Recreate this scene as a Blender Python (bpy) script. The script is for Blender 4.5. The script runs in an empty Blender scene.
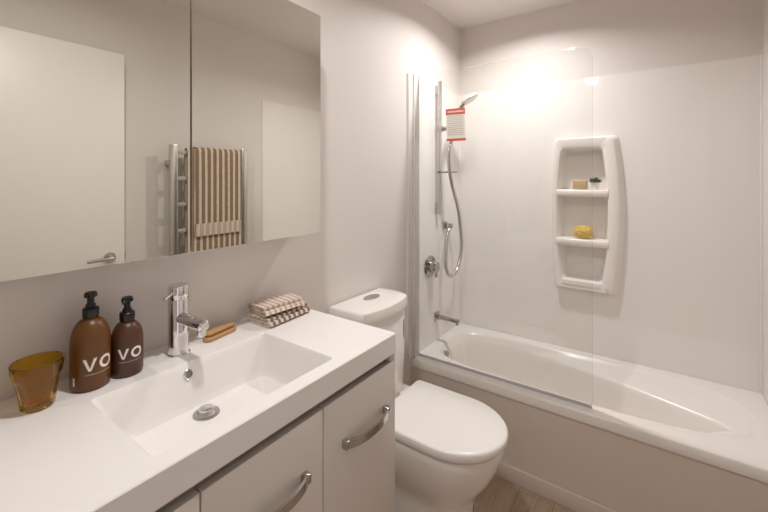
import bpy, bmesh, math, random
from math import pi, sin, cos, radians
from mathutils import Vector, Matrix, noise

S = bpy.context.scene
COL = S.collection
random.seed(4)

# ------------------------------------------------------------------ camera
cam = bpy.data.objects.new('camera', bpy.data.cameras.new('camera'))
COL.objects.link(cam)
cam.location = (1.12, 0.0, 1.43)
cam.rotation_euler = (pi/2, 0, 0.61902)
cam.data.sensor_width = 36
cam.data.lens = 384.5/768*36
cam.data.shift_y = -(256-179.2)/768
cam.data.clip_start = 0.01
S.camera = cam

# ------------------------------------------------------------------ world, lamps, exposure
S.view_settings.view_transform = 'Standard'
S.view_settings.look = 'None'
S.view_settings.gamma = 1
S.view_settings.exposure = 0.19
S.view_settings.use_curve_mapping = False
W = bpy.data.worlds.new('world'); S.world = W
W.use_nodes = True
W.node_tree.nodes['Background'].inputs[0].default_value = (1.0, 0.98, 0.96, 1)
W.node_tree.nodes['Background'].inputs[1].default_value = 0.8

S.cycles.max_bounces = 20
S.cycles.diffuse_bounces = 14
S.cycles.glossy_bounces = 8
S.cycles.transmission_bounces = 12

def lamp(name, loc, size, power, colour, spread=180):
    d = bpy.data.lights.new(name, 'AREA')
    d.shape = 'DISK'; d.size = size; d.energy = power; d.color = colour; d.spread = radians(spread)
    o = bpy.data.objects.new(name, d); COL.objects.link(o)
    o.location = loc
    return o
WARM = (1.0, 0.972, 0.945)
CEIL = 2.469
lamp('downlight_bulb', (0.56, 0.45, CEIL-0.006), 0.085, 8.4, WARM, 168)
lamp('downlight_bulb', (0.48, 1.97, CEIL-0.006), 0.085, 9.0, WARM, 150)

# ------------------------------------------------------------------ helpers
ORG = {}
def link(o, parent, org):
    COL.objects.link(o)
    if parent is not None:
        o.parent = parent
    else:
        o.location = org
    ORG[o.name] = org
    return o

def tag(o, label, cat, group=None):
    o['label'] = label; o['category'] = cat
    if group: o['group'] = group
    return o

def thing(name, loc, label, cat, group=None):
    o = bpy.data.objects.new(name, None)
    o.empty_display_size = 0.05
    link(o, None, Vector(loc))
    return tag(o, label, cat, group)

def obj(name, bm, mats, parent=None, org=None, smooth=35, label=None):
    """world-space bmesh -> one object"""
    org = ORG[parent.name] if parent is not None else Vector(org or (0, 0, 0))
    bmesh.ops.translate(bm, verts=bm.verts, vec=-org)
    bmesh.ops.recalc_face_normals(bm, faces=bm.faces)
    me = bpy.data.meshes.new(name)
    bm.to_mesh(me); bm.free()
    if smooth:
        me.polygons.foreach_set('use_smooth', [True]*len(me.polygons))
        me.set_sharp_from_angle(angle=radians(smooth))
    for m in (mats if isinstance(mats, (list, tuple)) else [mats]):
        me.materials.append(m)
    o = bpy.data.objects.new(name, me)
    link(o, parent, org)
    if label: o['label'] = label
    return o

def struct(name, bm, mats, parent=None, smooth=35):
    o = obj(name, bm, mats, parent, smooth=smooth)
    if parent is None: o['kind'] = 'structure'
    return o

def BM(): return bmesh.new()

def merge(bm, b2, mat=None):
    me = bpy.data.meshes.new('t'); b2.to_mesh(me); b2.free()
    n = len(bm.faces)
    bm.from_mesh(me); bpy.data.meshes.remove(me)
    if mat is not None:
        bm.faces.ensure_lookup_table()
        for f in bm.faces[n:]: f.material_index = mat
    return bm

def box(x0, x1, y0, y1, z0, z1, bevel=0, seg=2, bm=None, mat=None):
    b = BM()
    bmesh.ops.create_cube(b, size=1)
    bmesh.ops.scale(b, vec=(x1-x0, y1-y0, z1-z0), verts=b.verts)
    bmesh.ops.translate(b, vec=((x0+x1)/2, (y0+y1)/2, (z0+z1)/2), verts=b.verts)
    if bevel:
        bmesh.ops.bevel(b, geom=b.edges[:], offset=bevel, segments=seg, profile=0.5, affect='EDGES')
    return merge(bm, b, mat) if bm is not None else b

def lathe(prof, c, n=40, bm=None, axis=(0, 0, 1), mat=None, closed_ends=True):
    """prof: list of (r, h) revolved round axis through c"""
    b = BM(); rings = []
    q = Vector((0, 0, 1)).rotation_difference(Vector(axis).normalized())
    c = Vector(c)
    for r, h in prof:
        if r < 1e-6:
            rings.append([b.verts.new(c + q @ Vector((0, 0, h)))])
        else:
            rings.append([b.verts.new(c + q @ Vector((r*cos(2*pi*k/n), r*sin(2*pi*k/n), h))) for k in range(n)])
    for A, B in zip(rings, rings[1:]):
        for k in range(n):
            j = (k+1) % n
            f = [A[k % len(A)], A[j % len(A)], B[j % len(B)], B[k % len(B)]]
            f2 = []
            for v in f:
                if v not in f2: f2.append(v)
            if len(f2) > 2: b.faces.new(f2)
    if closed_ends:
        for r in (rings[0], rings[-1]):
            if len(r) > 2: b.faces.new(r)
    return merge(bm, b, mat) if bm is not None else b

def cyl(c0, c1, r, n=24, bm=None, bevel=0.0, mat=None):
    c0, c1 = Vector(c0), Vector(c1); L = (c1-c0).length
    if bevel:
        prof = [(0, 0), (r-bevel, 0), (r-bevel*.3, bevel*.3), (r, bevel), (r, L-bevel), (r-bevel*.3, L-bevel*.3), (r-bevel, L), (0, L)]
    else:
        prof = [(0, 0), (r, 0), (r, L), (0, L)]
    return lathe(prof, c0, n, bm, c1-c0, mat)

def catmull(pts, per=8):
    P = [Vector(p) for p in pts]; out = []
    P = [2*P[0]-P[1]] + P + [2*P[-1]-P[-2]]
    for i in range(1, len(P)-2):
        a, b_, c, d = P[i-1:i+3]
        for k in range(per):
            t = k/per
            out.append(0.5*((2*b_) + (c-a)*t + (2*a-5*b_+4*c-d)*t*t + (3*b_-a-3*c+d)*t**3))
    out.append(P[-2]); return out

def tube(pts, r, n=12, bm=None, mat=None, radii=None):
    b = BM(); P = [Vector(p) for p in pts]; rings = []
    up = None
    for i, p in enumerate(P):
        t = (P[min(i+1, len(P)-1)]-P[max(i-1, 0)]).normalized()
        if up is None:
            up = t.orthogonal().normalized()
        up = (up - t*up.dot(t)).normalized(); s = t.cross(up)
        rr = radii[i] if radii else r
        rings.append([b.verts.new(p + (up*cos(2*pi*k/n)+s*sin(2*pi*k/n))*rr) for k in range(n)])
    for A, B in zip(rings, rings[1:]):
        for k in range(n): b.faces.new((A[k], A[(k+1) % n], B[(k+1) % n], B[k]))
    b.faces.new(rings[0]); b.faces.new(rings[-1])
    return merge(bm, b, mat) if bm is not None else b

def loft(loops, cap0=True, cap1=True, bm=None, mat=None):
    b = BM()
    R = [[b.verts.new(p) for p in L] for L in loops]
    n = len(R[0])
    for A, B in zip(R, R[1:]):
        for k in range(n): b.faces.new((A[k], A[(k+1) % n], B[(k+1) % n], B[k]))
    if cap0: b.faces.new(R[0])
    if cap1: b.faces.new(R[-1])
    return merge(bm, b, mat) if bm is not None else b

def rrect(x0, x1, y0, y1, r, seg=6):
    out = []
    for cx, cy, a0 in ((x1-r, y1-r, 0), (x0+r, y1-r, pi/2), (x0+r, y0+r, pi), (x1-r, y0+r, 3*pi/2)):
        for k in range(seg+1):
            a = a0 + pi/2*k/seg
            out.append((cx+r*cos(a), cy+r*sin(a)))
    return out

def prism(poly, f0, f1, bm=None, mat=None):
    """poly: 2D points; f0/f1 map a 2D point to the two 3D faces"""
    return loft([[f0(*p) for p in poly], [f1(*p) for p in poly]], bm=bm, mat=mat)

# ------------------------------------------------------------------ materials
def srgb(r, g, b):
    return tuple(((c/255)/12.92 if c/255 <= .04045 else ((c/255+.055)/1.055)**2.4) for c in (r, g, b)) + (1,)

def mat(name, col, rough=0.5, metal=0.0, bump=0.0, bscale=200, coat=0.0, vary=0.0, vscale=6, spec=0.5, **kw):
    m = bpy.data.materials.new(name); m.use_nodes = True
    N, L = m.node_tree.nodes, m.node_tree.links
    p = N['Principled BSDF']
    p.inputs['Base Color'].default_value = col
    p.inputs['Roughness'].default_value = rough
    p.inputs['Metallic'].default_value = metal
    p.inputs['Coat Weight'].default_value = coat
    p.inputs['Specular IOR Level'].default_value = spec
    for k, v in kw.items(): p.inputs[k.replace('_', ' ')].default_value = v
    tc = N.new('ShaderNodeTexCoord')
    nz = N.new('ShaderNodeTexNoise'); nz.inputs['Scale'].default_value = vscale
    L.new(tc.outputs['Object'], nz.inputs['Vector'])
    if vary:
        mx = N.new('ShaderNodeMix'); mx.data_type = 'RGBA'
        mx.inputs[6].default_value = col
        mx.inputs[7].default_value = tuple(c*(1-vary) for c in col[:3]) + (1,)
        L.new(nz.outputs['Fac'], mx.inputs[0]); L.new(mx.outputs[2], p.inputs['Base Color'])
    if bump:
        n2 = N.new('ShaderNodeTexNoise'); n2.inputs['Scale'].default_value = bscale; n2.inputs['Detail'].default_value = 3
        L.new(tc.outputs['Object'], n2.inputs['Vector'])
        bp = N.new('ShaderNodeBump'); bp.inputs['Strength'].default_value = bump; bp.inputs['Distance'].default_value = 0.001
        L.new(n2.outputs['Fac'], bp.inputs['Height']); L.new(bp.outputs[0], p.inputs['Normal'])
    return m

M = {}
M['wall'] = mat('wall_paint', srgb(226, 220, 216), .55, bump=.08, bscale=350, vary=.02)
M['ceiling'] = mat('ceiling_paint', srgb(234, 229, 225), .7, bump=.05, bscale=300, vary=.02)
M['lining'] = mat('acrylic_lining', srgb(240, 236, 233), .06, vary=.01)
M['white'] = mat('white_gloss', srgb(236, 232, 228), .2, vary=.01)
M['bath'] = mat('bath_acrylic', srgb(240, 236, 232), .24, vary=.01)
M['ceramic'] = mat('ceramic', srgb(238, 235, 231), .1, coat=.3, vary=.01)
M['seat'] = mat('toilet_plastic', srgb(240, 237, 234), .25, vary=.01)
M['basin'] = mat('basin_resin', srgb(238, 235, 233), .18, vary=.01)
M['lacquer'] = mat('lacquer', srgb(205, 197, 190), .3, vary=.01)
M['apron'] = mat('apron_paint', srgb(224, 215, 206), .5, vary=.02)
M['door'] = mat('door_paint', srgb(238, 234, 230), .4, vary=.01)
M['chrome'] = mat('chrome', (.78, .78, .79, 1), .07, 1.0, vary=.03)
M['grey_hole'] = mat('overflow_shade', srgb(128, 123, 118), .4, vary=.1)
M['chrome_dark'] = mat('chrome_dark_reflect', (.50, .48, .46, 1), .16, 1.0, vary=.06, vscale=40)  # darker copy of the chrome, its dark reflections put into the colour
M['satin'] = mat('brushed_steel', (.62, .60, .57, 1), .28, 1.0, vary=.06, vscale=40)
M['alu'] = mat('aluminium', (.86, .84, .81, 1), .5, .6, vary=.05, vscale=30)
M['mirror'] = mat('mirror', (.84, .845, .785, 1), .0, 1.0)
M['dark'] = mat('dark_gap', srgb(70, 66, 62), .6, vary=.1)
M['black'] = mat('black_plastic', srgb(26, 25, 26), .35, vary=.1)
M['amber'] = mat('frosted_amber', srgb(124, 78, 28), .36, bump=.1, bscale=600, vary=.15, vscale=12, Transmission_Weight=.35)
M['brown'] = mat('frosted_brown', srgb(90, 56, 35), .38, bump=.1, bscale=600, vary=.1, vscale=12, Transmission_Weight=.2)
M['print'] = mat('white_print', srgb(238, 230, 222), .5, vary=.05)
M['glass_amber'] = mat('amber_glass', srgb(230, 190, 76), .02, vary=.05, Transmission_Weight=1.0, IOR=1.45)
M['wood'] = mat('brush_wood', srgb(204, 160, 108), .5, vary=.3, vscale=60)
M['bristle'] = mat('bristle', srgb(140, 98, 58), .9, bump=1, bscale=900, vary=.4, vscale=300)
M['soap'] = mat('soap', srgb(206, 176, 140), .5, vary=.25, vscale=50)
M['sponge'] = mat('sponge', srgb(240, 206, 116), .9, bump=1, bscale=260, vary=.35, vscale=90)
M['leaf'] = mat('leaf', srgb(98, 122, 62), .5, vary=.5, vscale=80)
M['pot'] = mat('pot', srgb(236, 233, 229), .3, vary=.02)
M['soil'] = mat('soil', srgb(60, 46, 36), .9, bump=1, vary=.3, vscale=200)
M['red'] = mat('card_red', srgb(205, 78, 62), .5, vary=.05)
M['card'] = mat('card_white', srgb(226, 222, 214), .5, vary=.02)
M['inkgrey'] = mat('card_ink', srgb(172, 172, 166), .5, vary=.1)
M['inkpink'] = mat('card_ink_pink', srgb(216, 170, 160), .5, vary=.1)
M['sticker_blue'] = mat('sticker_blue', srgb(70, 120, 150), .4, vary=.1)
M['sticker_green'] = mat('sticker_green', srgb(40, 92, 78), .4, vary=.1)
M['seal'] = mat('seal_strip', srgb(196, 194, 202), .5, vary=.05)

def glass_sheet():
    m = bpy.data.materials.new('clear_glass'); m.use_nodes = True
    N, L = m.node_tree.nodes, m.node_tree.links
    for n in list(N):
        if n.type != 'OUTPUT_MATERIAL': N.remove(n)
    out = [n for n in N if n.type == 'OUTPUT_MATERIAL'][0]
    t = N.new('ShaderNodeBsdfTransparent'); t.inputs[0].default_value = (.982, .988, .982, 1)
    g = N.new('ShaderNodeBsdfGlossy'); g.inputs['Roughness'].default_value = 0.0
    fr = N.new('ShaderNodeFresnel'); fr.inputs['IOR'].default_value = 1.4
    mx = N.new('ShaderNodeMixShader')
    L.new(fr.outputs[0], mx.inputs[0]); L.new(t.outputs[0], mx.inputs[1]); L.new(g.outputs[0], mx.inputs[2])
    L.new(mx.outputs[0], out.inputs[0])
    return m
M['glass'] = glass_sheet()
M['glass_edge'] = mat('glass_edge', srgb(206, 208, 203), .2, vary=.05, Transmission_Weight=.6)

def planks():
    m = bpy.data.materials.new('floor_planks'); m.use_nodes = True
    N, L = m.node_tree.nodes, m.node_tree.links
    p = N['Principled BSDF']; p.inputs['Roughness'].default_value = .45
    tc = N.new('ShaderNodeTexCoord')
    mp = N.new('ShaderNodeMapping'); mp.inputs['Rotation'].default_value = (0, 0, pi/2)
    L.new(tc.outputs['Object'], mp.inputs[0])
    br = N.new('ShaderNodeTexBrick')
    br.inputs['Scale'].default_value = 1.0
    br.inputs['Brick Width'].default_value = 1.2; br.inputs['Row Height'].default_value = 0.15
    br.inputs['Mortar Size'].default_value = 0.0015
    br.inputs['Color1'].default_value = srgb(190, 170, 150); br.inputs['Color2'].default_value = srgb(182, 162, 142)
    br.inputs['Mortar'].default_value = srgb(150, 132, 114)
    L.new(mp.outputs[0], br.inputs['Vector'])
    m2 = N.new('ShaderNodeMapping'); m2.inputs['Scale'].default_value = (40, 2.5, 1)
    L.new(tc.outputs['Object'], m2.inputs[0])
    nz = N.new('ShaderNodeTexNoise'); nz.inputs['Scale'].default_value = 2.2; nz.inputs['Detail'].default_value = 6
    L.new(m2.outputs[0], nz.inputs['Vector'])
    mx = N.new('ShaderNodeMix'); mx.data_type = 'RGBA'; mx.blend_type = 'MULTIPLY'; mx.inputs[0].default_value = .4
    cr = N.new('ShaderNodeValToRGB'); cr.color_ramp.elements[0].position = .35; cr.color_ramp.elements[0].color = (.55, .5, .45, 1)
    cr.color_ramp.elements[1].position = .65
    L.new(nz.outputs['Fac'], cr.inputs[0])
    L.new(br.outputs['Color'], mx.inputs[6]); L.new(cr.outputs[0], mx.inputs[7]); L.new(mx.outputs[2], p.inputs['Base Color'])
    return m
M['floor'] = planks()

def stripes(name, light, darkc, period, duty, axis='X', rough=.95):
    """cloth with woven stripes; UV.x runs across the stripes in metres"""
    m = bpy.data.materials.new(name); m.use_nodes = True
    N, L = m.node_tree.nodes, m.node_tree.links
    p = N['Principled BSDF']; p.inputs['Roughness'].default_value = rough
    p.inputs['Sheen Weight'].default_value = .2; p.inputs['Specular IOR Level'].default_value = .1
    uv = N.new('ShaderNodeUVMap')
    sp = N.new('ShaderNodeSeparateXYZ'); L.new(uv.outputs[0], sp.inputs[0])
    tc = N.new('ShaderNodeTexCoord')
    nz = N.new('ShaderNodeTexNoise'); nz.inputs['Scale'].default_value = 120; L.new(tc.outputs['Object'], nz.inputs['Vector'])
    a = N.new('ShaderNodeMath'); a.operation = 'DIVIDE'; a.inputs[1].default_value = period; L.new(sp.outputs[0], a.inputs[0])
    j = N.new('ShaderNodeMath'); j.operation = 'MULTIPLY_ADD'; j.inputs[1].default_value = .18; L.new(nz.outputs['Fac'], j.inputs[0]); L.new(a.outputs[0], j.inputs[2])
    fr = N.new('ShaderNodeMath'); fr.operation = 'FRACT'; L.new(j.outputs[0], fr.inputs[0])
    cr = N.new('ShaderNodeValToRGB'); e = cr.color_ramp.elements
    e[0].position = 0; e[0].color = darkc; e[1].position = duty; e[1].color = darkc
    e2 = e.new(min(duty+.06, .98)); e2.color = light
    e3 = e.new(.96); e3.color = light
    e4 = e.new(1.0); e4.color = darkc
    L.new(fr.outputs[0], cr.inputs[0])
    L.new(cr.outputs[0], p.inputs['Base Color'])
    n2 = N.new('ShaderNodeTexNoise'); n2.inputs['Scale'].default_value = 500; L.new(tc.outputs['Object'], n2.inputs['Vector'])
    bp = N.new('ShaderNodeBump'); bp.inputs['Strength'].default_value = .6; bp.inputs['Distance'].default_value = .002
    L.new(n2.outputs['Fac'], bp.inputs['Height']); L.new(bp.outputs[0], p.inputs['Normal'])
    return m
M['towel'] = stripes('striped_towel', srgb(218, 204, 186), srgb(146, 122, 102), .038, .56)
M['cloth_a'] = stripes('striped_cloth_pink', srgb(226, 208, 196), srgb(182, 161, 146), .020, .36)
M['cloth_b'] = stripes('striped_cloth_brown', srgb(216, 202, 190), srgb(128, 108, 94), .022, .45)
M['hem'] = stripes('towel_hem', srgb(222, 209, 192), srgb(196, 178, 160), .038, .56)

# ------------------------------------------------------------------ the room
RW, D, YB = 1.52, 2.477, -0.95           # right wall, far wall, back wall
T = 0.12
NX0, NX1, NZ0, NZ1 = .638, .893, .832, 1.618       # recess in the far wall behind the shelf unit
struct('floor', box(-T, 3.0, YB-T, D+.3, -.1, 0), M['floor'], smooth=0)
struct('ceiling', box(-T, 3.0, YB-T, D+.3, CEIL, CEIL+.1), M['ceiling'], smooth=0)
struct('wall_left', box(-T, 0, YB-T, D+.3, 0, CEIL), M['wall'], smooth=0)
b = box(-T, NX0, D+.003, D+.15, 0, CEIL); box(NX1, RW+T, D+.003, D+.15, 0, CEIL, bm=b)
box(NX0, NX1, D+.003, D+.15, 0, NZ0, bm=b); box(NX0, NX1, D+.003, D+.15, NZ1, CEIL, bm=b); box(NX0, NX1, D+.13, D+.15, NZ0, NZ1, bm=b)
struct('wall_far', b, M['wall'], smooth=0)
b = box(RW, RW+T, .02, D+.15, 0, CEIL); box(RW, RW+T, YB-T, -.84, 0, CEIL, bm=b); box(RW, RW+T, -.84, .02, 2.09, CEIL, bm=b)
struct('wall_right', b, M['wall'], smooth=0)
struct('wall_back', box(-T, RW+T, YB-T, YB, 0, CEIL), M['wall'], smooth=0)
struct('wall_hallway', box(2.9, 3.0, YB-T, D+.3, 0, CEIL), M['wall'], smooth=0)
# door lining round the opening
b = box(RW-.008, RW+T+.008, -.012, .02, 0, 2.09, .002); box(RW-.008, RW+T+.008, -.84, -.808, 0, 2.09, .002, bm=b)
box(RW-.008, RW+T+.008, -.84, .02, 2.058, 2.09, .002, bm=b)
struct('trim_1', b, M['door'])
# wet wall linings round the bath
LZ0, LZ1 = .43, 2.01
b = box(0, NX0, D-.001, D+.003, LZ0, LZ1); box(NX1, RW, D-.001, D+.003, LZ0, LZ1, bm=b)
box(NX0, NX1, D-.001, D+.003, LZ0, NZ0, bm=b); box(NX0, NX1, D-.001, D+.003, NZ1, LZ1, bm=b)
struct('wall_lining_far', b, M['lining'], smooth=0)
struct('wall_lining_left', box(0, .004, 1.785, D, LZ0, LZ1), M['lining'], smooth=0)
struct('wall_lining_right', box(RW-.004, RW, 1.781, D, LZ0, LZ1), M['lining'], smooth=0)
b = box(0, .01, D-.01, D, LZ0, LZ1, .003); box(RW-.013, RW, D-.013, D, LZ0, LZ1, .004, bm=b)
struct('trim_2', b, M['lining'])
# baseboards
struct('baseboard_bath', box(.0, RW, 1.823, 1.836, 0, .072, .003), M['apron'])
struct('baseboard_left', box(.0, .012, .97, 1.823, 0, .072, .003), M['door'])
struct('baseboard_right', box(RW-.012, RW, .02, 1.823, 0, .072, .003), M['door'])

# open door folded back against the right wall
dr = struct('door_1', box(1.437, 1.472, .025, .856, .008, 2.085, .0015), M['door'])
b = lathe([(0, 0), (.026, 0), (.0265, .002), (.0265, .007), (.025, .009), (.012, .009), (.0105, .012), (.0105, .048), (.008, .051), (0, .051)], (1.437, .789, 1.03), 32, axis=(-1, 0, 0))
tube([(1.393, .789, 1.03), (1.391, .775, 1.03), (1.391, .74, 1.029), (1.392, .68, 1.028)], .0085, 14, bm=b)
obj('door_handle', b, M['satin'], dr, label='satin steel lever handle')
obj('latch', box(1.449, 1.461, .855, .867, 1.015, 1.045, .002), M['satin'], dr)
b = BM()
for z in (.25, 1.85): cyl((1.478, .022, z-.04), (1.478, .022, z+.04), .006, 12, bm=b)
obj('hinge', b, M['satin'], dr)

# ceiling downlights (out of the picture above)
for lx, ly, lab in ((.56, .45, 'recessed round ceiling downlight nearest the vanity'), (.48, 1.97, 'recessed round ceiling downlight over the bath')):
    t = thing('ceiling_downlight', (lx, ly, CEIL), lab, 'ceiling light', 'recessed ceiling downlights')
    obj('trim_ring', lathe([(.046, -.0005), (.058, -.0005), (.056, -.006), (.047, -.0075), (.046, -.0005)], (lx, ly, CEIL), 40, closed_ends=False), M['white'], t)

# ------------------------------------------------------------------ mirror cabinet
MX = .135; MZ0, MZ1 = 1.241, 2.015
t = thing('mirror_cabinet', (0, .525, MZ0), 'wide frameless two-door mirror cabinet on the wall above the vanity', 'mirror cabinet')
obj('cabinet_body', box(.001, .116, .07, .985, MZ0+.004, MZ1-.004, .001), M['lacquer'], t)
for y0, y1 in ((.062, .5195), (.5235, .991)):
    dd = obj('mirror_door', box(.117, MX-.0045, y0+.0005, y1-.0005, MZ0, MZ1, .001), M['satin'], t)
    obj('mirror_glass', box(MX-.0044, MX, y0, y1, MZ0-.001, MZ1+.001, .0006, 1), M['mirror'], dd)

# ------------------------------------------------------------------ vanity cabinet
VT = .967; VX = .477; VY0, VY1 = .066, .966
t = thing('vanity_cabinet', (0.23, .515, 0), 'white gloss three-door vanity cabinet under the white basin top', 'vanity cabinet')
b = box(.002, .452, VY0+.006, VY0+.024, .10, .908, .001); box(.002, .452, VY1-.021, VY1-.003, .10, .908, .001, bm=b); box(.002, .452, VY0+.024, VY1-.021, .10, .118, bm=b)
box(.002, .010, VY0+.024, VY1-.021, .118, .908, bm=b); box(.438, .452, VY0+.024, VY1-.021, .118, .8885, bm=b); box(.452, .4745, .938, VY1-.003, .889, .9085, .0015, bm=b)
box(.452, .4745, VY0+.006, .09, .889, .9085, .0015, bm=b)
obj('carcass', b, M['lacquer'], t)
obj('plinth', box(.02, .40, VY0+.02, VY1-.02, 0, .10), M['lacquer'], t)
obj('finger_gap_shade', box(.440, .4425, VY0+.024, VY1-.021, .8887, .9085), M['dark'], t)  # dark strip, the shade inside the finger gap put into its colour
for y0, y1 in ((VY0+.006, .3565), (.3595, .6565), (.6595, VY1-.003)):
    dd = obj('door', box(.4525, .475, y0, y1, .115, .8875, .0015), M['lacquer'], t)
    yc = (y0+y1)/2 + (.008 if y1 > .9 else 0); hz = .765; hl = .088
    b = BM()
    n = 18; loops = []
    for k in range(n+1):
        s = -1 + 2*k/n
        y = yc + s*hl
        x = .475 + .012 + .020*(1-abs(s)**2.6)
        # tangent
        ds = 1e-3; x2 = .475+.012+.020*(1-min(1, abs(s+ds))**2.6); y2 = yc+(s+ds)*hl
        tx, ty = x2-x, y2-y; l = math.hypot(tx, ty); nx, ny = ty/l, -tx/l
        hh = .0105 if abs(s) < .93 else .0095
        th = .0034
        loops.append([(x+nx*th, y+ny*th, hz+hh), (x+nx*th, y+ny*th, hz-hh), (x-nx*th, y-ny*th, hz-hh), (x-nx*th, y-ny*th, hz+hh)])
    loft(loops, bm=b)
    for s in (-1, 1):
        box(.474, .492, yc+s*hl-.008, yc+s*hl+.008, hz-.0105, hz+.0105, .0015, bm=b)
    obj('handle', b, M['chrome_dark'], dd, label='chrome bow handle')

# basin top: slab with an integral rectangular bowl
t = thing('washbasin', (.24, .516, .909), 'white moulded basin top with a wide rectangular bowl on the vanity', 'washbasin')
def L3(p, z): return [Vector((x, y, z)) for x, y in p]
seg = 5
bx = (.152, .434, .300, .733); bf = (.178, .405, .345, .712)
out_t = rrect(.0005, VX, VY0, VY1, .004, seg)
out_i = rrect(.0025, VX-.002, VY0+.002, VY1-.002, .004, seg)
op0 = rrect(bx[0]-.003, bx[1]+.003, bx[2]-.003, bx[3]+.003, .014, seg)
op1 = rrect(*bx, .012, seg)
def lerp(a, b_, k): return tuple(i+(j-i)*k for i, j in zip(a, b_))
loops = [L3(out_t, .909), L3(out_t, VT-.002), L3(out_i, VT), L3(op0, VT), L3(op1, VT-.003)]
for k, z, r in ((.18, VT-.02, .014), (.55, VT-.062, .018), (.80, VT-.090, .026), (.93, VT-.100, .03), (1.12, VT-.106, .03)):
    loops.append(L3(rrect(*lerp(bx, bf, k), r, seg), z))
c = (.222, .513)
last = rrect(*lerp(bx, bf, 1.12), .03, seg)
for k, z in ((.5, VT-.1075), (.75, VT-.109)):
    ring = []
    for (x, y) in last:
        a = math.atan2(y-c[1], x-c[0]); ring.append((x+(c[0]+.03*cos(a)-x)*k, y+(c[1]+.03*sin(a)-y)*k))
    loops.append(L3(ring, z))
obj('bowl', loft(loops, cap0=False, cap1=True), M['basin'], t, smooth=40)
dz = VT-.1085
obj('waste_ring', lathe([(.019, -.004), (.020, .0015), (.0225, .003), (.030, .002), (.0315, -.002)], (c[0], c[1], dz), 40, closed_ends=False), M['chrome_dark'], t, label='chrome waste flange')
obj('waste_well', lathe([(.0195, .0005), (.0195, -.003), (0, -.003)], (c[0], c[1], dz), 32, closed_ends=False), M['dark'], t)
obj('waste_plug', lathe([(0, -.002), (.006, -.002), (.006, .009), (.0165, .009), (.018, .011), (.0165, .0145), (.010, .016), (0, .0165)], (c[0], c[1], dz), 40), M['chrome'], t, label='chrome pop-up plug')
b = lathe([(.0125, -.002), (.0125, .0025), (.011, .0037), (.009, .0037), (.0085, .001)], (.1582, .502, .940), 32, axis=(1, 0, .27), closed_ends=False)
obj('overflow_ring', b, M['chrome'], t)
obj('overflow_hole', lathe([(0, .0022), (.0088, .0022), (.0088, 0)], (.1582, .502, .940), 24, axis=(1, 0, .27), closed_ends=False), M['grey_hole'], t)

# basin mixer tap
tx, ty = .081, .516
t = thing('basin_tap', (tx, ty, VT), 'chrome cylindrical basin mixer tap standing behind the bowl', 'tap')
obj('tap_base', lathe([(0, 0), (.0285, 0), (.0285, .003), (.0268, .005), (0, .005)], (tx, ty, VT), 40), M['chrome'], t)
obj('tap_body', lathe([(0, .004), (.0256, .004), (.0256, .146), (.025, .1472), (0, .1472)], (tx, ty, VT), 48), M['chrome'], t)
cap = obj('tap_cap', lathe([(0, .1475), (.025, .1475), (.0256, .149), (.0256, .180), (.0242, .1825), (0, .1835)], (tx, ty, VT), 48), M['chrome'], t)
obj('lever', tube([(tx+.012, ty-.020, VT+.168), (tx+.020, ty-.042, VT+.160), (tx+.0215, ty-.047, VT+.158)], .003, 12, radii=[.0038, .004, .0038]), M['chrome'], cap)
z = VT+.098
sp = obj('spout', tube([(tx+.015, ty, z), (tx+.06, ty, z+.001), (tx+.115, ty, z+.002), (tx+.124, ty, z+.0015), (tx+.128, ty, z+.001)], .0155, 28, radii=[.0158, .0155, .0153, .0145, .010]), M['chrome'], t)
obj('aerator', cyl((tx+.112, ty, z-.006), (tx+.112, ty, z-.026), .0105, 24, bevel=.001), M['chrome'], sp)

# ------------------------------------------------------------------ things on the vanity
def tumbler():
    cx, cy = .092, .228; H = .094; n = 90
    b = BM()
    def rad(h, a, inner):
        base = [(0, .0265), (.03, .0305), (.07, .0385), (.094, .0430)]
        for (h0, r0), (h1, r1) in zip(base, base[1:]):
            if h <= h1+1e-9:
                k = (h-h0)/(h1-h0); r = r0+(r1-r0)*k; break
        if inner: return r-.0032
        fac = (cos(pi/9)/cos((a % (2*pi/9)) - pi/9))
        w = 1 if h < .062 else max(0, 1-(h-.062)/.006)
        bulge = .0016 if h > .062 else 0
        return r*(1-w) + (r*1.035*fac)*w + (bulge*(1-w))*(1 if h < .08 else max(0, 1-(h-.08)/.012))
    hs = [.002, .006, .015, .03, .045, .06, .064, .068, .074, .08, .086, .0925]
    rings = []
    rings.append([(.024, 0)]*1)
    loops = []
    A = [2*pi*k/n for k in range(n)]
    def ring(h, dr, inner): return [Vector((cx+(rad(h, a, inner)+dr)*cos(a), cy+(rad(h, a, inner)+dr)*sin(a), VT+.0008+h)) for a in A]
    loops.append([Vector((cx+.022*cos(a), cy+.022*sin(a), VT+.0008)) for a in A])
    for h in hs: loops.append(ring(h, -.002 if h == .002 else 0, False))
    loops.append(ring(.0938, -.0012, False))
    for h in reversed(hs[2:]): loops.append(ring(h, 0, True))
    loops.append(ring(.011, -.004, True)); loops.append([Vector((cx+.012*cos(a), cy+.012*sin(a), VT+.0095)) for a in A])
    loft(loops, bm=b)
    return b
tag(obj('glass_tumbler', tumbler(), M['glass_amber'], org=(.092, .228, VT), smooth=14), 'faceted amber glass tumbler at the left end of the vanity top', 'tumbler')

def curved_patch(bm, poly_tris, cx, cy, r, a0, z0, mat=0):
    """(s,z) polygons wrapped round a vertical cylinder; s in metres along the arc"""
    for poly in poly_tris:
        vs = []
        for s, zz in poly:
            a = a0 + s/r
            vs.append(bm.verts.new((cx+r*cos(a), cy+r*sin(a), z0+zz)))
        f = bm.faces.new(vs); f.material_index = mat

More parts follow.
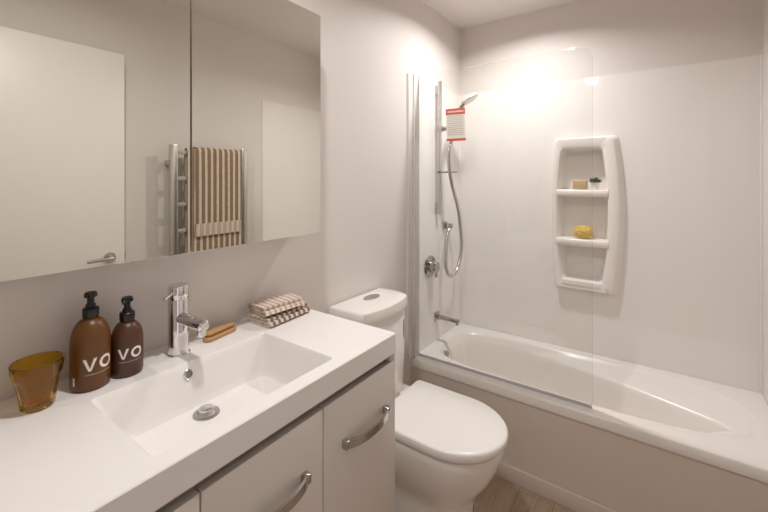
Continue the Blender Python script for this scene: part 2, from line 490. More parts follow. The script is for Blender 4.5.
def letters_VO(h):
    polys = []
    w = h*.98; st = h*.21; n = 10
    for k in range(n):           # two strokes of the V, cut in slices so that they follow the curve
        z1, z0 = h*(1-k/n), h*(1-(k+1)/n)
        for sgn in (-1, 1):
            def e(zz):
                xo = sgn*w/2*zz/h + sgn*st*.10*(1-zz/h)
                xi = sgn*max(0, (w/2-st*1.08)*(zz/h) - st*.34*(1-zz/h)) if zz/h > .2 else 0
                return xo+sgn*st*.35*(1-zz/h), xi
            (o1, i1), (o0, i0) = e(z1), e(z0)
            p = [(i1, z1), (o1, z1), (o0, z0), (i0, z0)]
            if abs(i0-o0) < 1e-6: p = p[:3]
            polys.append([(s-h*.62, zz) for s, zz in p])
    R, r = h*.53, h*.53-st
    for k in range(36):
        a, c_ = 2*pi*k/36, 2*pi*(k+1)/36
        polys.append([(h*.56+R*cos(a), h/2+R*sin(a)), (h*.56+R*cos(c_), h/2+R*sin(c_)), (h*.56+r*cos(c_), h/2+r*sin(c_)), (h*.56+r*cos(a), h/2+r*sin(a))])
    # hairline of tiny print under the letters
    random.seed(3); s = -h*1.0
    while s < h*1.05:
        l = h*(.05+.05*random.random())
        polys.append([(s, -h*.32), (s+l, -h*.32), (s+l, -h*.275), (s, -h*.275)]); s += l+h*.05
    return polys

def bottle(cx, cy, r, zs, ztop, m, label, text_h, ta, tz, mark):
    t = thing('pump_bottle', (cx, cy, VT), label, 'soap bottle', 'amber pump bottles on the vanity')
    z0 = VT+.0006; zn = ztop-.0545           # neck height
    H = zn-z0; hs = zs-z0
    prof = [(0, .002), (r*.7, .001), (r*.86, .0), (r*.95, .003), (r, .010), (r, hs)]
    for k in range(1, 9):
        a = pi/2*k/9
        prof.append((.0125+(r-.0125)*cos(a)**1.15, hs+(H-hs-.004)*sin(a)**1.0))
    prof += [(.0122, H-.003), (.0122, H), (0, H)]
    bo = obj('bottle_body', lathe(prof, (cx, cy, z0), 56), m, t)
    b = BM()
    curved_patch(b, letters_VO(text_h), cx, cy, r+.0003, ta, tz)
    if mark: curved_patch(b, [[(s0, 0), (s0+.001, 0), (s0+.001, .017), (s0, .017)] for s0 in [-.051+.001*k for k in range(5)]], cx, cy, r+.0003, ta, z0+.016)
    bmesh.ops.remove_doubles(b, verts=b.verts, dist=1e-6)
    obj('lettering', b, M['print'], bo, label='white printed lettering')
    c0 = zn
    b = lathe([(0, -.001), (.0150, -.001), (.0158, .001), (.0158, .017), (.0135, .0195), (.0095, .0205), (.0095, .027), (0, .027)], (cx, cy, c0), 36)
    col = obj('pump_collar', b, M['black'], t)
    b = cyl((cx, cy, c0+.026), (cx, cy, c0+.0425), .0068, 16)
    lathe([(0, .0), (.0105, .0), (.0125, .002), (.0125, .007), (.0105, .0115), (.004, .0125), (0, .0125)], (cx, cy, c0+.042), 28, bm=b)
    dx, dy = cos(ta-.5), sin(ta-.5)
    tube([(cx, cy, c0+.0485), (cx+dx*.016, cy+dy*.016, c0+.0485), (cx+dx*.021, cy+dy*.021, c0+.047), (cx+dx*.0235, cy+dy*.0235, c0+.043)], .005, 12, bm=b, radii=[.0055, .0048, .0042, .0038])
    obj('pump_head', b, M['black'], t)
bottle(.081, .3215, .0376, 1.066, 1.1775, M['amber'], 'larger amber pump bottle beside the amber tumbler', .0265, .10, 1.013, True)
bottle(.084, .3935, .0330, 1.047, 1.149, M['brown'], 'smaller dark brown pump bottle between the larger bottle and the tap', .0235, -.16, 1.012, False)

# wooden nail brush
def capsule_slab(cx, cy, ang, L, w, z0, h, bm=None):
    poly = []
    for s, a0 in ((1, -pi/2), (-1, pi/2)):
        for k in range(11):
            a = a0+pi*k/10; poly.append((s*(L/2-w/2)+w/2*cos(a), w/2*sin(a)))
    loops = []
    for k, (sc, zz) in enumerate(((.7, 0), (.92, .12), (1, .35), (1, .65), (.92, .88), (.7, 1))):
        loops.append([(cx+(px-(1-sc)*w/2*(1 if px > 0 else -1))*cos(ang)-py*sc*sin(ang), cy+(px-(1-sc)*w/2*(1 if px > 0 else -1))*sin(ang)+py*sc*cos(ang), z0+h*zz) for px, py in poly])
    return loft(loops, bm=bm)
bxc, byc, ba = .062, .646, radians(100)
t = thing('nail_brush', (bxc, byc, VT), 'small wooden nail brush lying right of the tap', 'brush')
obj('bristles', capsule_slab(bxc, byc, ba, .098, .026, VT+.0095, .007), M['bristle'], t)
obj('brush_back', capsule_slab(bxc+.002, byc, ba, .112, .034, VT+.0005, .0115), M['wood'], t)
obj('brush_top', capsule_slab(bxc-.003, byc, ba, .104, .027, VT+.0145, .009), M['wood'], t)

def add_uv(o, fn):
    me = o.data; uv = me.uv_layers.new(name='UVMap')
    for l in me.loops: uv.data[l.index].uv = fn(me.vertices[l.vertex_index].co)

def folded_cloth(name, cx, cy, ang, w, L, z0, layers, m, label, gap=.0062, th=.0062, seed=1):
    """S-folded cloth: cross section across w, swept along L"""
    path = []
    for i in range(layers):
        z = z0 + th/2 + i*(th+.0012)
        xs = [-.5+k/8 for k in range(9)]
        if i % 2: xs = xs[::-1]
        cut = .42 if i == 0 or i == layers-1 else .5
        for x in xs: path.append((max(-cut, min(cut, x))*(w-.006) , z))
        if i < layers-1:
            e = xs[-1]*(w-.006); zz = z+(th+.0012)/2
            path.append((e+(.0038 if e > 0 else -.0038), zz))
    # clean duplicates
    P = [path[0]]
    for p in path[1:]:
        if math.hypot(p[0]-P[-1][0], p[1]-P[-1][1]) > .0012: P.append(p)
    n = 30; b = BM(); rows = []
    for j in range(n+1):
        s = -L/2+L*j/n
        up, dn = [], []
        for k, (x, z) in enumerate(P):
            a, c_ = P[max(k-1, 0)], P[min(k+1, len(P)-1)]
            dx, dz = c_[0]-a[0], c_[1]-a[1]; l = math.hypot(dx, dz) or 1
            nx, nz = -dz/l, dx/l
            wob = noise.noise((x*16+seed, s*14, z*40))*.0035 + noise.noise((x*40, s*45+seed, z*70))*.001
            t_ = th/2*(.9 + .25*noise.noise((x*60, s*60, z*90+seed)))
            lift = 1+max(0, (z-z0)/.03)*.25*noise.noise((x*14+9*seed, s*9, 0))
            for arr, sg in ((up, 1), (dn, -1)):
                px, pz = x+nx*t_*sg + wob*.5, z0+max(0.0004, (z-z0)*lift+nz*t_*sg)
                py = s + .004*noise.noise((x*25, z*140, seed))*(1 if abs(s) > L*.45 else .3)
                arr.append(b.verts.new((cx+px*cos(ang)-py*sin(ang), cy+px*sin(ang)+py*cos(ang), pz)))
        rows.append(up+dn[::-1])
    m_ = len(rows[0])
    for A, B in zip(rows, rows[1:]):
        for k in range(m_): b.faces.new((A[k], A[(k+1) % m_], B[(k+1) % m_], B[k]))
    h = m_//2
    for A in (rows[0], rows[-1]):
        for k in range(h-1): b.faces.new((A[k], A[k+1], A[m_-2-k], A[m_-1-k]))
    o = obj(name, b, m, org=(cx, cy, z0), smooth=60)
    add_uv(o, lambda co: (-co.x*sin(ang)+co.y*cos(ang)+1, co.x*cos(ang)+co.y*sin(ang)))
    tag(o, label, 'face cloth', 'folded striped face cloths')
    return o
folded_cloth('folded_face_cloth', .087, .848, radians(4), .104, .176, VT+.0004, 3, M['cloth_b'], 'folded brown striped face cloth, the lower of the stack on the vanity', seed=2, th=.0082)
folded_cloth('folded_face_cloth', .082, .838, radians(-4), .098, .150, VT+.0305, 3, M['cloth_a'], 'folded pinkish striped face cloth on top of the stack on the vanity', seed=7, th=.0084)

# ------------------------------------------------------------------ toilet
TY = 1.385
def dloop(xb, xf, hw, z, n=28, p=2.0, rb=.03, yc=TY):
    """D-shaped loop: squared back at xb, elliptical front reaching xf"""
    pts = []
    xm = xf - hw*1.12
    for k in range(n+1):
        a = -pi/2+pi*k/n
        pts.append((xm+(xf-xm)*max(0, cos(a))**(2/p), yc+hw*math.copysign(abs(sin(a))**(2/p), sin(a)), z))
    for k in range(7):
        a = pi/2+pi/2*k/6; pts.append((xb+rb+rb*cos(a), yc+hw-rb+rb*sin(a), z))
    for k in range(7):
        a = pi+pi/2*k/6; pts.append((xb+rb+rb*cos(a), yc-hw+rb+rb*sin(a), z))
    return [Vector(q) for q in pts]
t = thing('toilet', (.3, TY, 0), 'white close-coupled toilet with lid down beside the vanity', 'toilet')
prof = [(.04, .545, .124, 0.0), (.04, .547, .125, .012), (.04, .543, .122, .02), (.04, .543, .122, .17), (.04, .548, .124, .205), (.035, .562, .132, .235), (.03, .586, .146, .27),
        (.025, .618, .162, .315), (.02, .642, .173, .365), (.015, .658, .181, .41), (.015, .661, .182, .437), (.015, .658, .180, .444), (.015, .640, .165, .447)]
pan = obj('pan', loft([dloop(a, b_, c_, d_) for a, b_, c_, d_ in prof]), M['ceramic'], t, smooth=50)
obj('seat', loft([dloop(.20, .655, .177, .4475, rb=.02), dloop(.197, .660, .181, .450, rb=.02), dloop(.197, .660, .181, .456, rb=.02), dloop(.20, .655, .177, .4575, rb=.02)]), M['seat'], t, smooth=50)
obj('lid', loft([dloop(.200, .668, .186, .4605, rb=.014), dloop(.197, .672, .189, .462, rb=.015), dloop(.196, .674, .190, .470, rb=.015), dloop(.197, .673, .189, .482, rb=.015), dloop(.200, .669, .186, .4865, rb=.017), dloop(.208, .660, .178, .4888, rb=.022), dloop(.26, .60, .12, .4893, rb=.03)]), M['seat'], t, smooth=50)
b = BM()
for s in (-1, 1):
    hb = cyl((.178, TY+s*.085-.02, .458), (.178, TY+s*.085+.02, .458), .011, 18, bevel=.002)
    obj('hinge', hb, M['seat'], t)
def cloop(x0, x1, hw, z, n=26, bow=.035, yc=1.351, r=.035):
    """cistern plan: flat back, gently bowed front with rounded corners"""
    pts = []
    for k in range(n+1):
        s = -1+2*k/n
        pts.append((x1-bow*abs(s)**2.2 - (.0 if abs(s) < .86 else r*(1-math.sqrt(max(0, 1-((abs(s)-.86)/.14)**2)))), yc+hw*s, z))
    pts.append((x0, yc+hw, z)); pts.append((x0, yc-hw, z))
    return [Vector(q) for q in pts]
ci = obj('cistern', loft([cloop(.006, .180, .171, .448), cloop(.006, .184, .174, .455), cloop(.006, .190, .176, .64), cloop(.006, .193, .177, .845), cloop(.006, .19, .175, .850)]), M['ceramic'], t, smooth=45)
lid = obj('cistern_lid', loft([cloop(.006, .192, .177, .8505), cloop(.005, .203, .182, .853), cloop(.005, .205, .184, .868), cloop(.006, .201, .181, .893), cloop(.008, .190, .176, .899), cloop(.02, .16, .15, .903, bow=.02, r=.03), cloop(.05, .13, .08, .904, bow=.01, r=.01)]), M['ceramic'], t, smooth=50)
by, bxx = 1.362, .082
for s in (-1, 1):
    poly = []
    for k in range(17):
        a = -pi/2+pi*k/16; poly.append((bxx+.026*sin(a), by+s*(.0015+.048*cos(a))))
    obj('flush_button', loft([[(x, y, .902) for x, y in poly], [(x, y, .9065) for x, y in poly], [(bxx+(x-bxx)*.92, by+(y-by)*.95, .9075) for x, y in poly]]), M['satin'], lid, label='satin chrome half of the dual flush button')
b = BM()
poly = [(.178+.0, 0)]
# water-rating sticker on the front of the cistern, by its far edge
def on_cistern(s, z):
    k = (z-.64)/(.845-.64); x1 = .190+(.193-.190)*k; hw = .176+.001*k
    return Vector((x1-.035*abs(s)**2.2 - (.0 if abs(s) < .86 else .035*(1-math.sqrt(max(0, 1-((abs(s)-.86)/.14)**2))))+.0006, 1.351+hw*s, z))
for k in range(8):
    for j in range(14):
        def pt(i, q):
            return on_cistern(.70+.10*i/8, .705+.085*q/14)
        def ok(i, q): return ((i+.5-4)/4)**2+((q+.5-7)/7)**2 < 1.05
        if ok(k, j): b.faces.new([b.verts.new(p) for p in (pt(k, j), pt(k+1, j), pt(k+1, j+1), pt(k, j+1))])
bmesh.ops.remove_doubles(b, verts=b.verts, dist=1e-5)
obj('sticker', b, M['sticker_blue'], ci, label='blue oval water-rating sticker')
b = BM()
pl = dloop(.04, .543, .122, 0)
def on_ped(k, z): p = pl[k]; q = Vector((p.x, p.y, 0)); d = (q-Vector((.35, TY, 0))).normalized()*.0008; return (q.x+d.x, q.y+d.y, z)
for k in (15, 16):
    b.faces.new([b.verts.new(v) for v in (on_ped(k, .08), on_ped(k+1, .08), on_ped(k+1, .165), on_ped(k, .165))])
bmesh.ops.remove_doubles(b, verts=b.verts, dist=1e-5)
obj('sticker', b, M['sticker_green'], pan, label='dark green sticker on the pedestal')

# ------------------------------------------------------------------ bathtub
BR = .435; BY0, BY1 = 1.832, D-.002
t = thing('bathtub', (.76, 2.15, 0), 'white built-in bathtub along the far wall behind the glass screen', 'bathtub')
NB = 128
def rect_ring(x0, x1, y0, y1, z, cx=.74, cy=2.17):
    out = []
    corners = [(x1, y1), (x0, y1), (x0, y0), (x1, y0)]
    for k in range(NB):
        a = 2*pi*(k+.5)/NB; dx, dy = cos(a), sin(a)
        t_ = min(((x1 if dx > 0 else x0)-cx)/dx, ((y1 if dy > 0 else y0)-cy)/dy)
        out.append(Vector((cx+dx*t_, cy+dy*t_, z)))
    for c_ in corners:
        i = min(range(NB), key=lambda q: (out[q].x-c_[0])**2+(out[q].y-c_[1])**2)
        out[i] = Vector((c_[0], c_[1], z))
    return out
def sup_ring(x0, x1, y0, y1, z, p=4.0, cx=.74, cy=2.17, back=None):
    """superellipse-like opening, sampled by direction from (cx,cy)"""
    out = []
    for k in range(NB):
        a = 2*pi*(k+.5)/NB; dx, dy = cos(a), sin(a)
        ax = (x1-cx) if dx > 0 else (cx-x0); ay = (y1-cy) if dy > 0 else (cy-y0)
        q = p if dx < 0 else p*.72
        r = (abs(dx/ax)**q+abs(dy/ay)**q)**(-1/q)
        x, y = cx+dx*r, cy+dy*r
        if back and dy > 0:
            lim = back(x)
            if y > lim: y = lim
        out.append(Vector((x, y, z)))
    return out
def ridge(x):
    k = max(0, min(1, (x-.42)/.95)); return 2.395-.26*k**1.35
OX0, OX1, OY0, OY1 = .055, 1.445, 1.925, 2.418
loops = [rect_ring(.001, RW-.005, BY0, BY1, BR-.045), rect_ring(.001, RW-.005, BY0, BY1, BR-.006), rect_ring(.001, RW-.005, BY0+.006, BY1, BR),
         sup_ring(OX0-.012, OX1+.012, OY0-.012, OY1+.012, BR), sup_ring(OX0, OX1, OY0, OY1, BR-.004), sup_ring(OX0+.008, OX1-.01, OY0+.008, OY1-.008, BR-.016),
         sup_ring(OX0+.016, OX1-.035, OY0+.012, OY1-.014, BR-.032, back=lambda x: ridge(x)+.03),
         sup_ring(OX0+.022, OX1-.06, OY0+.018, OY1-.02, BR-.040, back=lambda x: ridge(x)+.012),
         sup_ring(OX0+.028, OX1-.085, OY0+.022, OY1-.026, BR-.055, back=ridge),
         sup_ring(OX0+.036, OX1-.13, OY0+.03, OY1-.032, BR-.082, back=lambda x: ridge(x)-.004, p=3.8),
         sup_ring(OX0+.05, OX1-.26, OY0+.05, OY1-.05, BR-.17, back=lambda x: ridge(x)-.025, p=3.6),
         sup_ring(OX0+.075, OX1-.42, OY0+.08, OY1-.07, BR-.28, back=lambda x: ridge(x)-.05, p=3.4),
         sup_ring(OX0+.10, OX1-.50, OY0+.105, OY1-.10, BR-.325, back=lambda x: ridge(x)-.08, p=3.2),
         sup_ring(OX0+.15, OX1-.58, OY0+.15, OY1-.15, BR-.335, p=3)]
tub = obj('tub', loft(loops, cap0=False), M['bath'], t, smooth=50)
obj('front_panel', box(.001, RW-.001, 1.838, 1.85, .0, BR-.0475), M['apron'], t)
obj('panel_joint', box(.001, RW-.001, 1.840, 1.846, BR-.0475, BR-.0445), M['dark'], t)
b = lathe([(0, .008), (.010, .008), (.016, .007), (.019, .003), (.019, -.012)], (.094, 2.085, .388), 28, axis=(1, .0, .2), closed_ends=False)
obj('overflow', b, M['chrome_dark'], t)
obj('bath_waste', lathe([(0, .004), (.028, .003), (.032, 0), (.032, -.004)], (.30, 2.17, BR-.335), 32, closed_ends=False), M['chrome'], t)

# ------------------------------------------------------------------ shower screen
t = thing('shower_screen', (.45, 1.885, BR), 'fixed clear glass shower screen standing on the bath rim', 'shower screen')
poly = []
gx0, gx1, gz0, gz1 = .013, .889, BR+.010, 2.012
for cx, cz, r, a0 in ((gx1-.055, gz1-.055, .055, 0), (gx0+.002, gz1-.002, .002, pi/2), (gx0+.002, gz0+.002, .002, pi), (gx1-.02, gz0+.02, .02, 3*pi/2)):
    for k in range(9):
        a = a0+pi/2*k/8; poly.append((cx+r*cos(a), cz+r*sin(a)))
b = prism(poly, lambda x, z: (x, 1.880, z), lambda x, z: (x, 1.886, z))
b.faces.ensure_lookup_table()
for f in b.faces: f.material_index = 0 if len(f.verts) > 4 else 1
obj('glass_panel', b, [M['glass'], M['glass_edge']], t, smooth=30)
b = box(.0045, .012, 1.790, 1.835, BR+.001, 2.016, .002); box(.0045, .022, 1.835, 1.888, BR+.001, 2.016, .003, bm=b); box(.0045, .016, 1.862, 1.8945, BR+.001, 2.016, .001, bm=b)
obj('wall_channel', b, M['alu'], t, label='aluminium wall channel')
obj('bottom_seal', box(.017, .886, 1.878, 1.888, BR+.0005, BR+.0105, .001), M['seal'], t, label='grey seal strip along the bottom')

# ------------------------------------------------------------------ shower fittings on the left wall
LX = .004
ry = 2.118
t = thing('shower_rail', (LX, ry, 1.2), 'vertical chrome shower slide rail on the wall at the tap end', 'shower rail')
obj('rail', box(.022, .040, ry-.014, ry+.014, 1.215, 2.03, .003), M['satin'], t)
for z in (1.25, 1.975):
    obj('wall_bracket', box(LX, .030, ry-.011, ry+.011, z-.03, z+.03, .004), M['chrome_dark'], t)
b = box(.018, .060, ry-.019, ry+.019, 1.722, 1.752, .004); cyl((.058, ry, 1.737), (.097, ry+.012, 1.740), .013, 20, bm=b, bevel=.002)
obj('slider', b, M['chrome_dark'], t)
b = box(.022, .045, ry-.014, ry+.014, 1.464, 1.482, .003); box(.045, .130, ry+.026, ry+.042, 1.468, 1.478, .003, bm=b); box(.036, .052, ry-.003, ry+.042, 1.468, 1.478, .003, bm=b)
obj('hose_guide', b, M['chrome_dark'], t)

t = thing('hand_shower', (.09, 2.15, 1.74), 'chrome hand shower with a grey hose clipped to the slide rail', 'hand shower')
b = tube(catmull([(.106, 2.141, 1.700), (.113, 2.145, 1.735), (.124, 2.158, 1.790), (.135, 2.176, 1.850), (.160, 2.192, 1.900)], 6), .0145, 16, radii=None)
obj('handle', b, M['chrome_dark'], t)
nrm = Vector((.55, .12, -.83)).normalized()
b = lathe([(0, -.018), (.024, -.016), (.044, -.007), (.052, .002), (.052, .010), (.050, .012), (0, .012)], (.190, 2.205, 1.922), 36, axis=nrm)
obj('spray_head', b, M['alu'], t)
obj('spray_face', lathe([(0, .0122), (.045, .0122), (.045, .0135), (0, .0138)], (.190, 2.205, 1.922), 36, axis=nrm), M['alu'], t)
hp = [(.106, 2.141, 1.700), (.102, 2.138, 1.665), (.098, 2.108, 1.60), (.096, 2.116, 1.50), (.090, 2.165, 1.40), (.086, 2.262, 1.24), (.088, 2.298, 1.10), (.088, 2.310, .985), (.084, 2.27, .875), (.078, 2.21, .835), (.068, 2.165, .838), (.056, 2.150, .90), (.045, 2.175, 1.0), (.042, 2.205, 1.085), (.042, 2.226, 1.115)]
obj('hose', tube(catmull(hp, 8), .0112, 12), M['satin'], t, label='grey metal hose')

t = thing('hose_outlet', (LX, 2.235, 1.13), 'small chrome wall outlet where the shower hose plugs in', 'hose outlet')
obj('wall_plate', box(LX, .016, 2.212, 2.258, 1.112, 1.158, .003), M['chrome_dark'], t)
obj('elbow', box(.016, .058, 2.222, 2.248, 1.117, 1.148, .004), M['chrome_dark'], t)

t = thing('instruction_card', (.125, 2.155, 1.77), 'red and white instruction card hanging from the hand shower', 'card')
def card_pt(u, v, o=0):   # u across 0..1, v up 0..1
    A = Vector((.082, 2.110, 1.660)); U = Vector((.116, .012, 0)); V = Vector((-.005, -.002, .190))
    n = U.cross(V).normalized()
    return A+U*u+V*v+n*o
def card_rect(b, u0, u1, v0, v1, o0, o1):
    loft([[card_pt(u, v, o0) for u, v in ((u0, v0), (u1, v0), (u1, v1), (u0, v1))], [card_pt(u, v, o1) for u, v in ((u0, v0), (u1, v0), (u1, v1), (u0, v1))]], bm=b)
b = BM(); card_rect(b, 0, 1, 0, 1, -.0006, .0006); cb = obj('card', b, M['card'], t)
b = BM(); card_rect(b, -.01, 1.01, .82, 1.01, -.0010, .0012); obj('header_band', b, M['red'], t, label='red header band')
b = BM(); card_rect(b, -.01, 1.01, -.01, .07, -.0010, .0012); obj('footer_band', b, M['red'], t, label='red footer band')
b = BM(); random.seed(8)
for i in range(11):
    v = .76-.058*i
    if i in (4, 7): continue
    u = .08
    while u < .88:
        l = .05+.12*random.random(); card_rect(b, u, min(u+l, .92), v, v+.022, .0006, .0010); u += l+.03
obj('print', b, M['inkgrey'], cb)
b = BM()
for i in (4, 7): card_rect(b, .08, .9, .76-.058*i, .76-.058*i+.025, .0006, .0010)
obj('print', b, M['inkpink'], cb)
b = BM(); random.seed(5); u = .1
while u < .86:
    l = .05+.04*random.random(); card_rect(b, u, u+l, .89, .935, .0012, .0016); u += l+.03
obj('print', b, M['card'], cb)

t = thing('bath_mixer', (LX, 2.055, .91), 'round chrome bath mixer with lever on the wall above the spout', 'bath mixer')
my, mz = 2.038, .908
obj('wall_plate', lathe([(0, 0), (.066, 0), (.0665, .003), (.063, .008), (0, .009)], (LX, my, mz), 44, axis=(1, 0, 0)), M['chrome_dark'], t)
hd = obj('mixer_body', lathe([(0, .007), (.033, .007), (.033, .050), (.031, .053), (0, .054)], (LX, my, mz), 36, axis=(1, 0, 0)), M['chrome_dark'], t)
obj('lever', box(.042, .056, my-.008, my+.008, mz-.062, mz-.012, .004), M['chrome_dark'], hd)

t = thing('bath_spout', (LX, 2.125, .585), 'chrome bath spout on the wall low over the bath rim', 'bath spout')
sy, sz = 2.125, .583
obj('wall_plate', box(LX, .012, sy-.028, sy+.028, sz-.028, sz+.028, .003), M['chrome_dark'], t)
b = box(.010, .155, sy-.014, sy+.014, sz-.010, sz+.010, .004)
for v in b.verts:
    if v.co.x > .1: v.co.z -= .003
cyl((.143, sy, sz-.006), (.143, sy, sz-.024), .010, 20, bm=b)
obj('spout', b, M['chrome_dark'], t)

# ------------------------------------------------------------------ moulded shelf unit on the far wall
t = thing('shelf_unit', (.77, D, .8), 'white moulded three-tier shelf unit on the shower wall', 'shower shelf')
YF = D-.042
uz0, uz1 = .80, 1.665
def outline(grow, zg, corner=.022):
    """barrel outline in (x,z)"""
    right, left = [], []
    n = 44
    for k in range(n+1):
        s = .5-.5*cos(pi*k/n); z = (uz0-zg)+(uz1-uz0+2*zg)*s
        q = (s-.52)/.52
        e = min(s, 1-s)*(uz1-uz0+2*zg); cut = 0
        if e < corner: cut = corner*(1-math.sqrt(max(0, 1-((corner-e)/corner)**2)))
        right.append((.948-.036*q*q+grow*1.1-cut, z)); left.append((.614+.018*q*q-grow*.5+cut, z))
    return right+left[::-1]
def inner(shrink, zs):
    n = 44; right, left = [], []
    z0, z1 = .840+zs, 1.608-zs
    for k in range(n+1):
        s = .5-.5*cos(pi*k/n); z = z0+(z1-z0)*s; q = abs((s-.5)/.5)
        e = min(s, 1-s)*(z1-z0); cut = 0
        if e < .02: cut = .02*(1-math.sqrt(max(0, 1-((.02-e)/.02)**2)))
        right.append((.897-.030*q**2.2-shrink-cut, z)); left.append((.634+.024*q**2.2+shrink+cut, z))
    return right+left[::-1]
lp = lambda P2, y: [Vector((x, y, z)) for x, z in P2]
YBK = D+.062
loops = [lp(outline(.024, .010), D-.002), lp(outline(.018, .006), D-.010), lp(outline(.004, 0), YF+.005), lp(outline(-.002, -.003), YF),
         lp(inner(-.006, -.006), YF), lp(inner(0, 0), YF+.005), lp(inner(.012, .012), YBK-.012), lp(inner(.022, .02), YBK)]
sh = obj('shelf_body', loft(loops, cap0=False), M['bath'], t, smooth=45)
def shelf(z, hw, lip):
    n = 22; top, bot = [], []
    pts = []
    for k in range(n+1):
        s = -1+2*k/n
        pts.append((.7655+hw*s, YF-.004-lip*(1-s*s)))
    pts += [(.7655+hw-.018, YBK-.002), (.7655-hw+.018, YBK-.002)]
    def L(dy, zz, front_only=True):
        return [Vector((x, y+(dy if i <= n else 0), zz)) for i, (x, y) in enumerate(pts)]
    return loft([L(.006, z-.040), L(.0, z-.034), L(-.001, z-.006), L(.003, z-.001), L(.010, z)])
for z, hw, lip in ((1.371, .131, .006), (1.088, .132, .006)):
    obj('shelf', shelf(z, hw, lip), M['bath'], t, smooth=50)
obj('shelf', loft([[Vector((x, y, z)) for x, y in ((.655, YF+.004), (.868, YF+.004), (.858, YF-.004), (.665, YF-.004))] for z in (.826, .846)]), M['bath'], t)

tag(obj('soap_bar', box(.716, .791, YF+.012, YF+.050, 1.3715, 1.423, .006), M['soap'], org=(.756, YF+.03, 1.3715)), 'tan block of soap on the upper shower shelf', 'soap')
t = thing('potted_plant', (.830, YF+.030, 1.3715), 'tiny green plant in a white pot on the upper shower shelf', 'plant')
obj('pot', lathe([(0, 0), (.016, 0), (.0175, .002), (.022, .036), (.0225, .040), (.0205, .040), (.0195, .034), (0, .033)], (.830, YF+.030, 1.3715), 28), M['pot'], t)
b = BM(); random.seed(11)
for i in range(70):
    a = random.uniform(0, 2*pi); e = random.uniform(.05, 1.45); l = random.uniform(.026, .038)
    d = Vector((cos(a)*cos(e), sin(a)*cos(e), sin(e)+.3)).normalized()
    base = Vector((.830, YF+.030, 1.407))+Vector((cos(a), sin(a), 0))*.008
    s = d.cross(Vector((0, 0, 1))).normalized()*.008; up = s.cross(d).normalized()*.0022
    p0, p1, p2 = base, base+d*l*.55, base+d*l
    v = [b.verts.new(q) for q in (p0, p1+s, p2, p1-s, p1+up, p1-up)]
    for f in ((0, 1, 4), (1, 2, 4), (2, 3, 4), (3, 0, 4), (0, 5, 1), (1, 5, 2), (2, 5, 3), (3, 5, 0)): b.faces.new([v[q] for q in f])
obj('leaves', b, M['leaf'], t, smooth=0)
b = BM(); bmesh.ops.create_icosphere(b, subdivisions=5, radius=1)
for v in b.verts:
    c_ = v.co.copy()
    r = 1+.16*noise.noise(c_*3.2)+.10*abs(noise.noise(c_*8))
    v.co = Vector((.768, YF+.036, 1.0885+.036))+Vector((c_.x*.050*r, c_.y*.030*r, max(-.0358, c_.z*.037*r)))
tag(obj('bath_sponge', b, M['sponge'], org=(.768, YF+.036, 1.0885), smooth=60), 'round yellow bath sponge on the middle shower shelf', 'sponge')

# ------------------------------------------------------------------ towel rail on the right wall
RX = RW-.085
t = thing('heated_towel_rail', (RW, 1.335, .62), 'steel ladder towel rail on the wall opposite the mirror', 'towel rail')
for y in (1.105, 1.570):
    obj('post', box(RX-.011, RX+.011, y-.022, y+.022, .62, 1.632, .003), M['satin'], t)
    for z in (.75, 1.528): obj('wall_bracket', box(RX+.01, RW-.001, y-.011, y+.011, z-.013, z+.013, .002), M['satin'], t)
rz = [1.588-.153*k for k in range(7)]
for z in rz:
    obj('rung', box(RX-.009, RX+.009, 1.122, 1.553, z-.011, z+.011, .003), M['satin'], t)

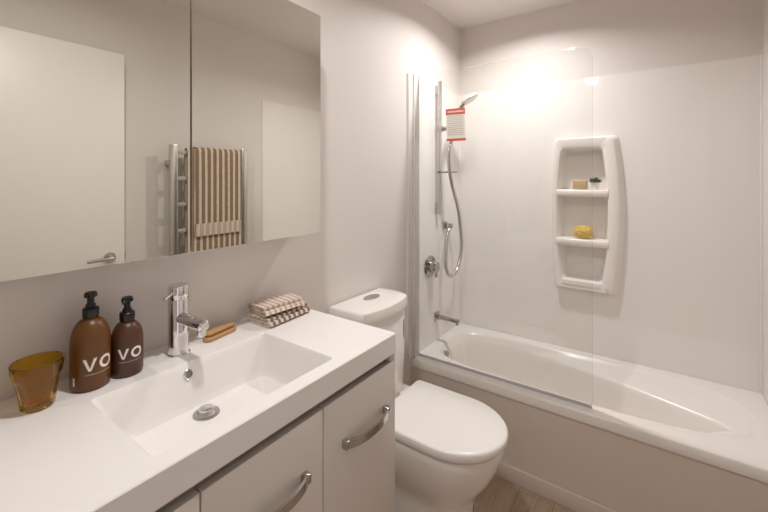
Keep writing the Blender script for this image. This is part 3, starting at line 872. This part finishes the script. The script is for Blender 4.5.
t = thing('striped_towel', (RX, 1.35, 1.6), 'brown and cream striped towel hanging over the towel rail', 'towel')
def draped(y0, y1, zf, zb, off, seed, m, name, th=.006, folds=.0025):
    """cloth over the top rung: profile in (x,z) with thickness, swept along y"""
    r = .011+off; zt = rz[0]+.004
    path = [(RX+r+.001, zb+(zt-zb)*k/14) for k in range(15)]
    for k in range(1, 10):
        a = pi*k/10; path.append((RX+r*cos(a), zt+.008+(r-.003)*sin(a)))
    path += [(RX-r, zt-(zt-zf)*k/24) for k in range(25)]
    b = BM(); n = 44; rows = []
    for j in range(n+1):
        yy = y0+(y1-y0)*j/n; up, dn = [], []
        for k, (x, z) in enumerate(path):
            a, c_ = path[max(k-1, 0)], path[min(k+1, len(path)-1)]
            dx, dz = c_[0]-a[0], c_[1]-a[1]; l = math.hypot(dx, dz) or 1
            nx, nz = dz/l, -dx/l
            hang = max(0, min(1, (zt-z)/.25))
            w = folds*hang*(sin(yy*44+seed)+.6*noise.noise((yy*12, z*5, seed)))
            yo = .006*hang*noise.noise((z*6, seed, .3))
            wob = w if k > 24 else -abs(w)*.3
            up.append(b.verts.new((x+nx*th/2-max(0, wob)-0*th, yy+yo, z+nz*th/2)))
            dn.append(b.verts.new((x-nx*th/2-max(0, wob), yy+yo, z-nz*th/2)))
        rows.append(up+dn[::-1])
    m_ = len(rows[0])
    for A, B in zip(rows, rows[1:]):
        for k in range(m_): b.faces.new((A[k], A[(k+1) % m_], B[(k+1) % m_], B[k]))
    h = m_//2
    for A in (rows[0], rows[-1]):
        for k in range(h-1): b.faces.new((A[k], A[k+1], A[m_-2-k], A[m_-1-k]))
    o = obj(name, b, m, t, smooth=60)
    add_uv(o, lambda co: (co.y+2+seed*.013, co.z))
    return o
draped(1.178, 1.545, .86, .80, .004, 1.0, M['towel'], 'under_fold')
draped(1.226, 1.530, 1.150, 1.02, .0145, 2.0, M['towel'], 'outer_fold')
b = BM()
def hemstrip(z0, z1, name, m):
    b = BM(); n = 44; rows = []
    xx = RX-.0245
    for j in range(n+1):
        yy = 1.222+.308*j/n
        rows.append([b.verts.new(p) for p in ((xx-.0058-.002*(1+sin(yy*44+2)), yy, z1), (xx-.0058-.002*(1+sin(yy*44+2)), yy, z0+.004*noise.noise((yy*90, 0, 0))), (xx+.004, yy, z0), (xx+.004, yy, z1))])
    for A, B in zip(rows, rows[1:]):
        for k in range(4): b.faces.new((A[k], A[(k+1) % 4], B[(k+1) % 4], B[k]))
    b.faces.new(rows[0]); b.faces.new(rows[-1])
    return obj(name, b, m, t, label='pale woven hem band')
add_uv(hemstrip(1.085, 1.16, 'hem_band', M['hem']), lambda co: (co.y+2, co.z))
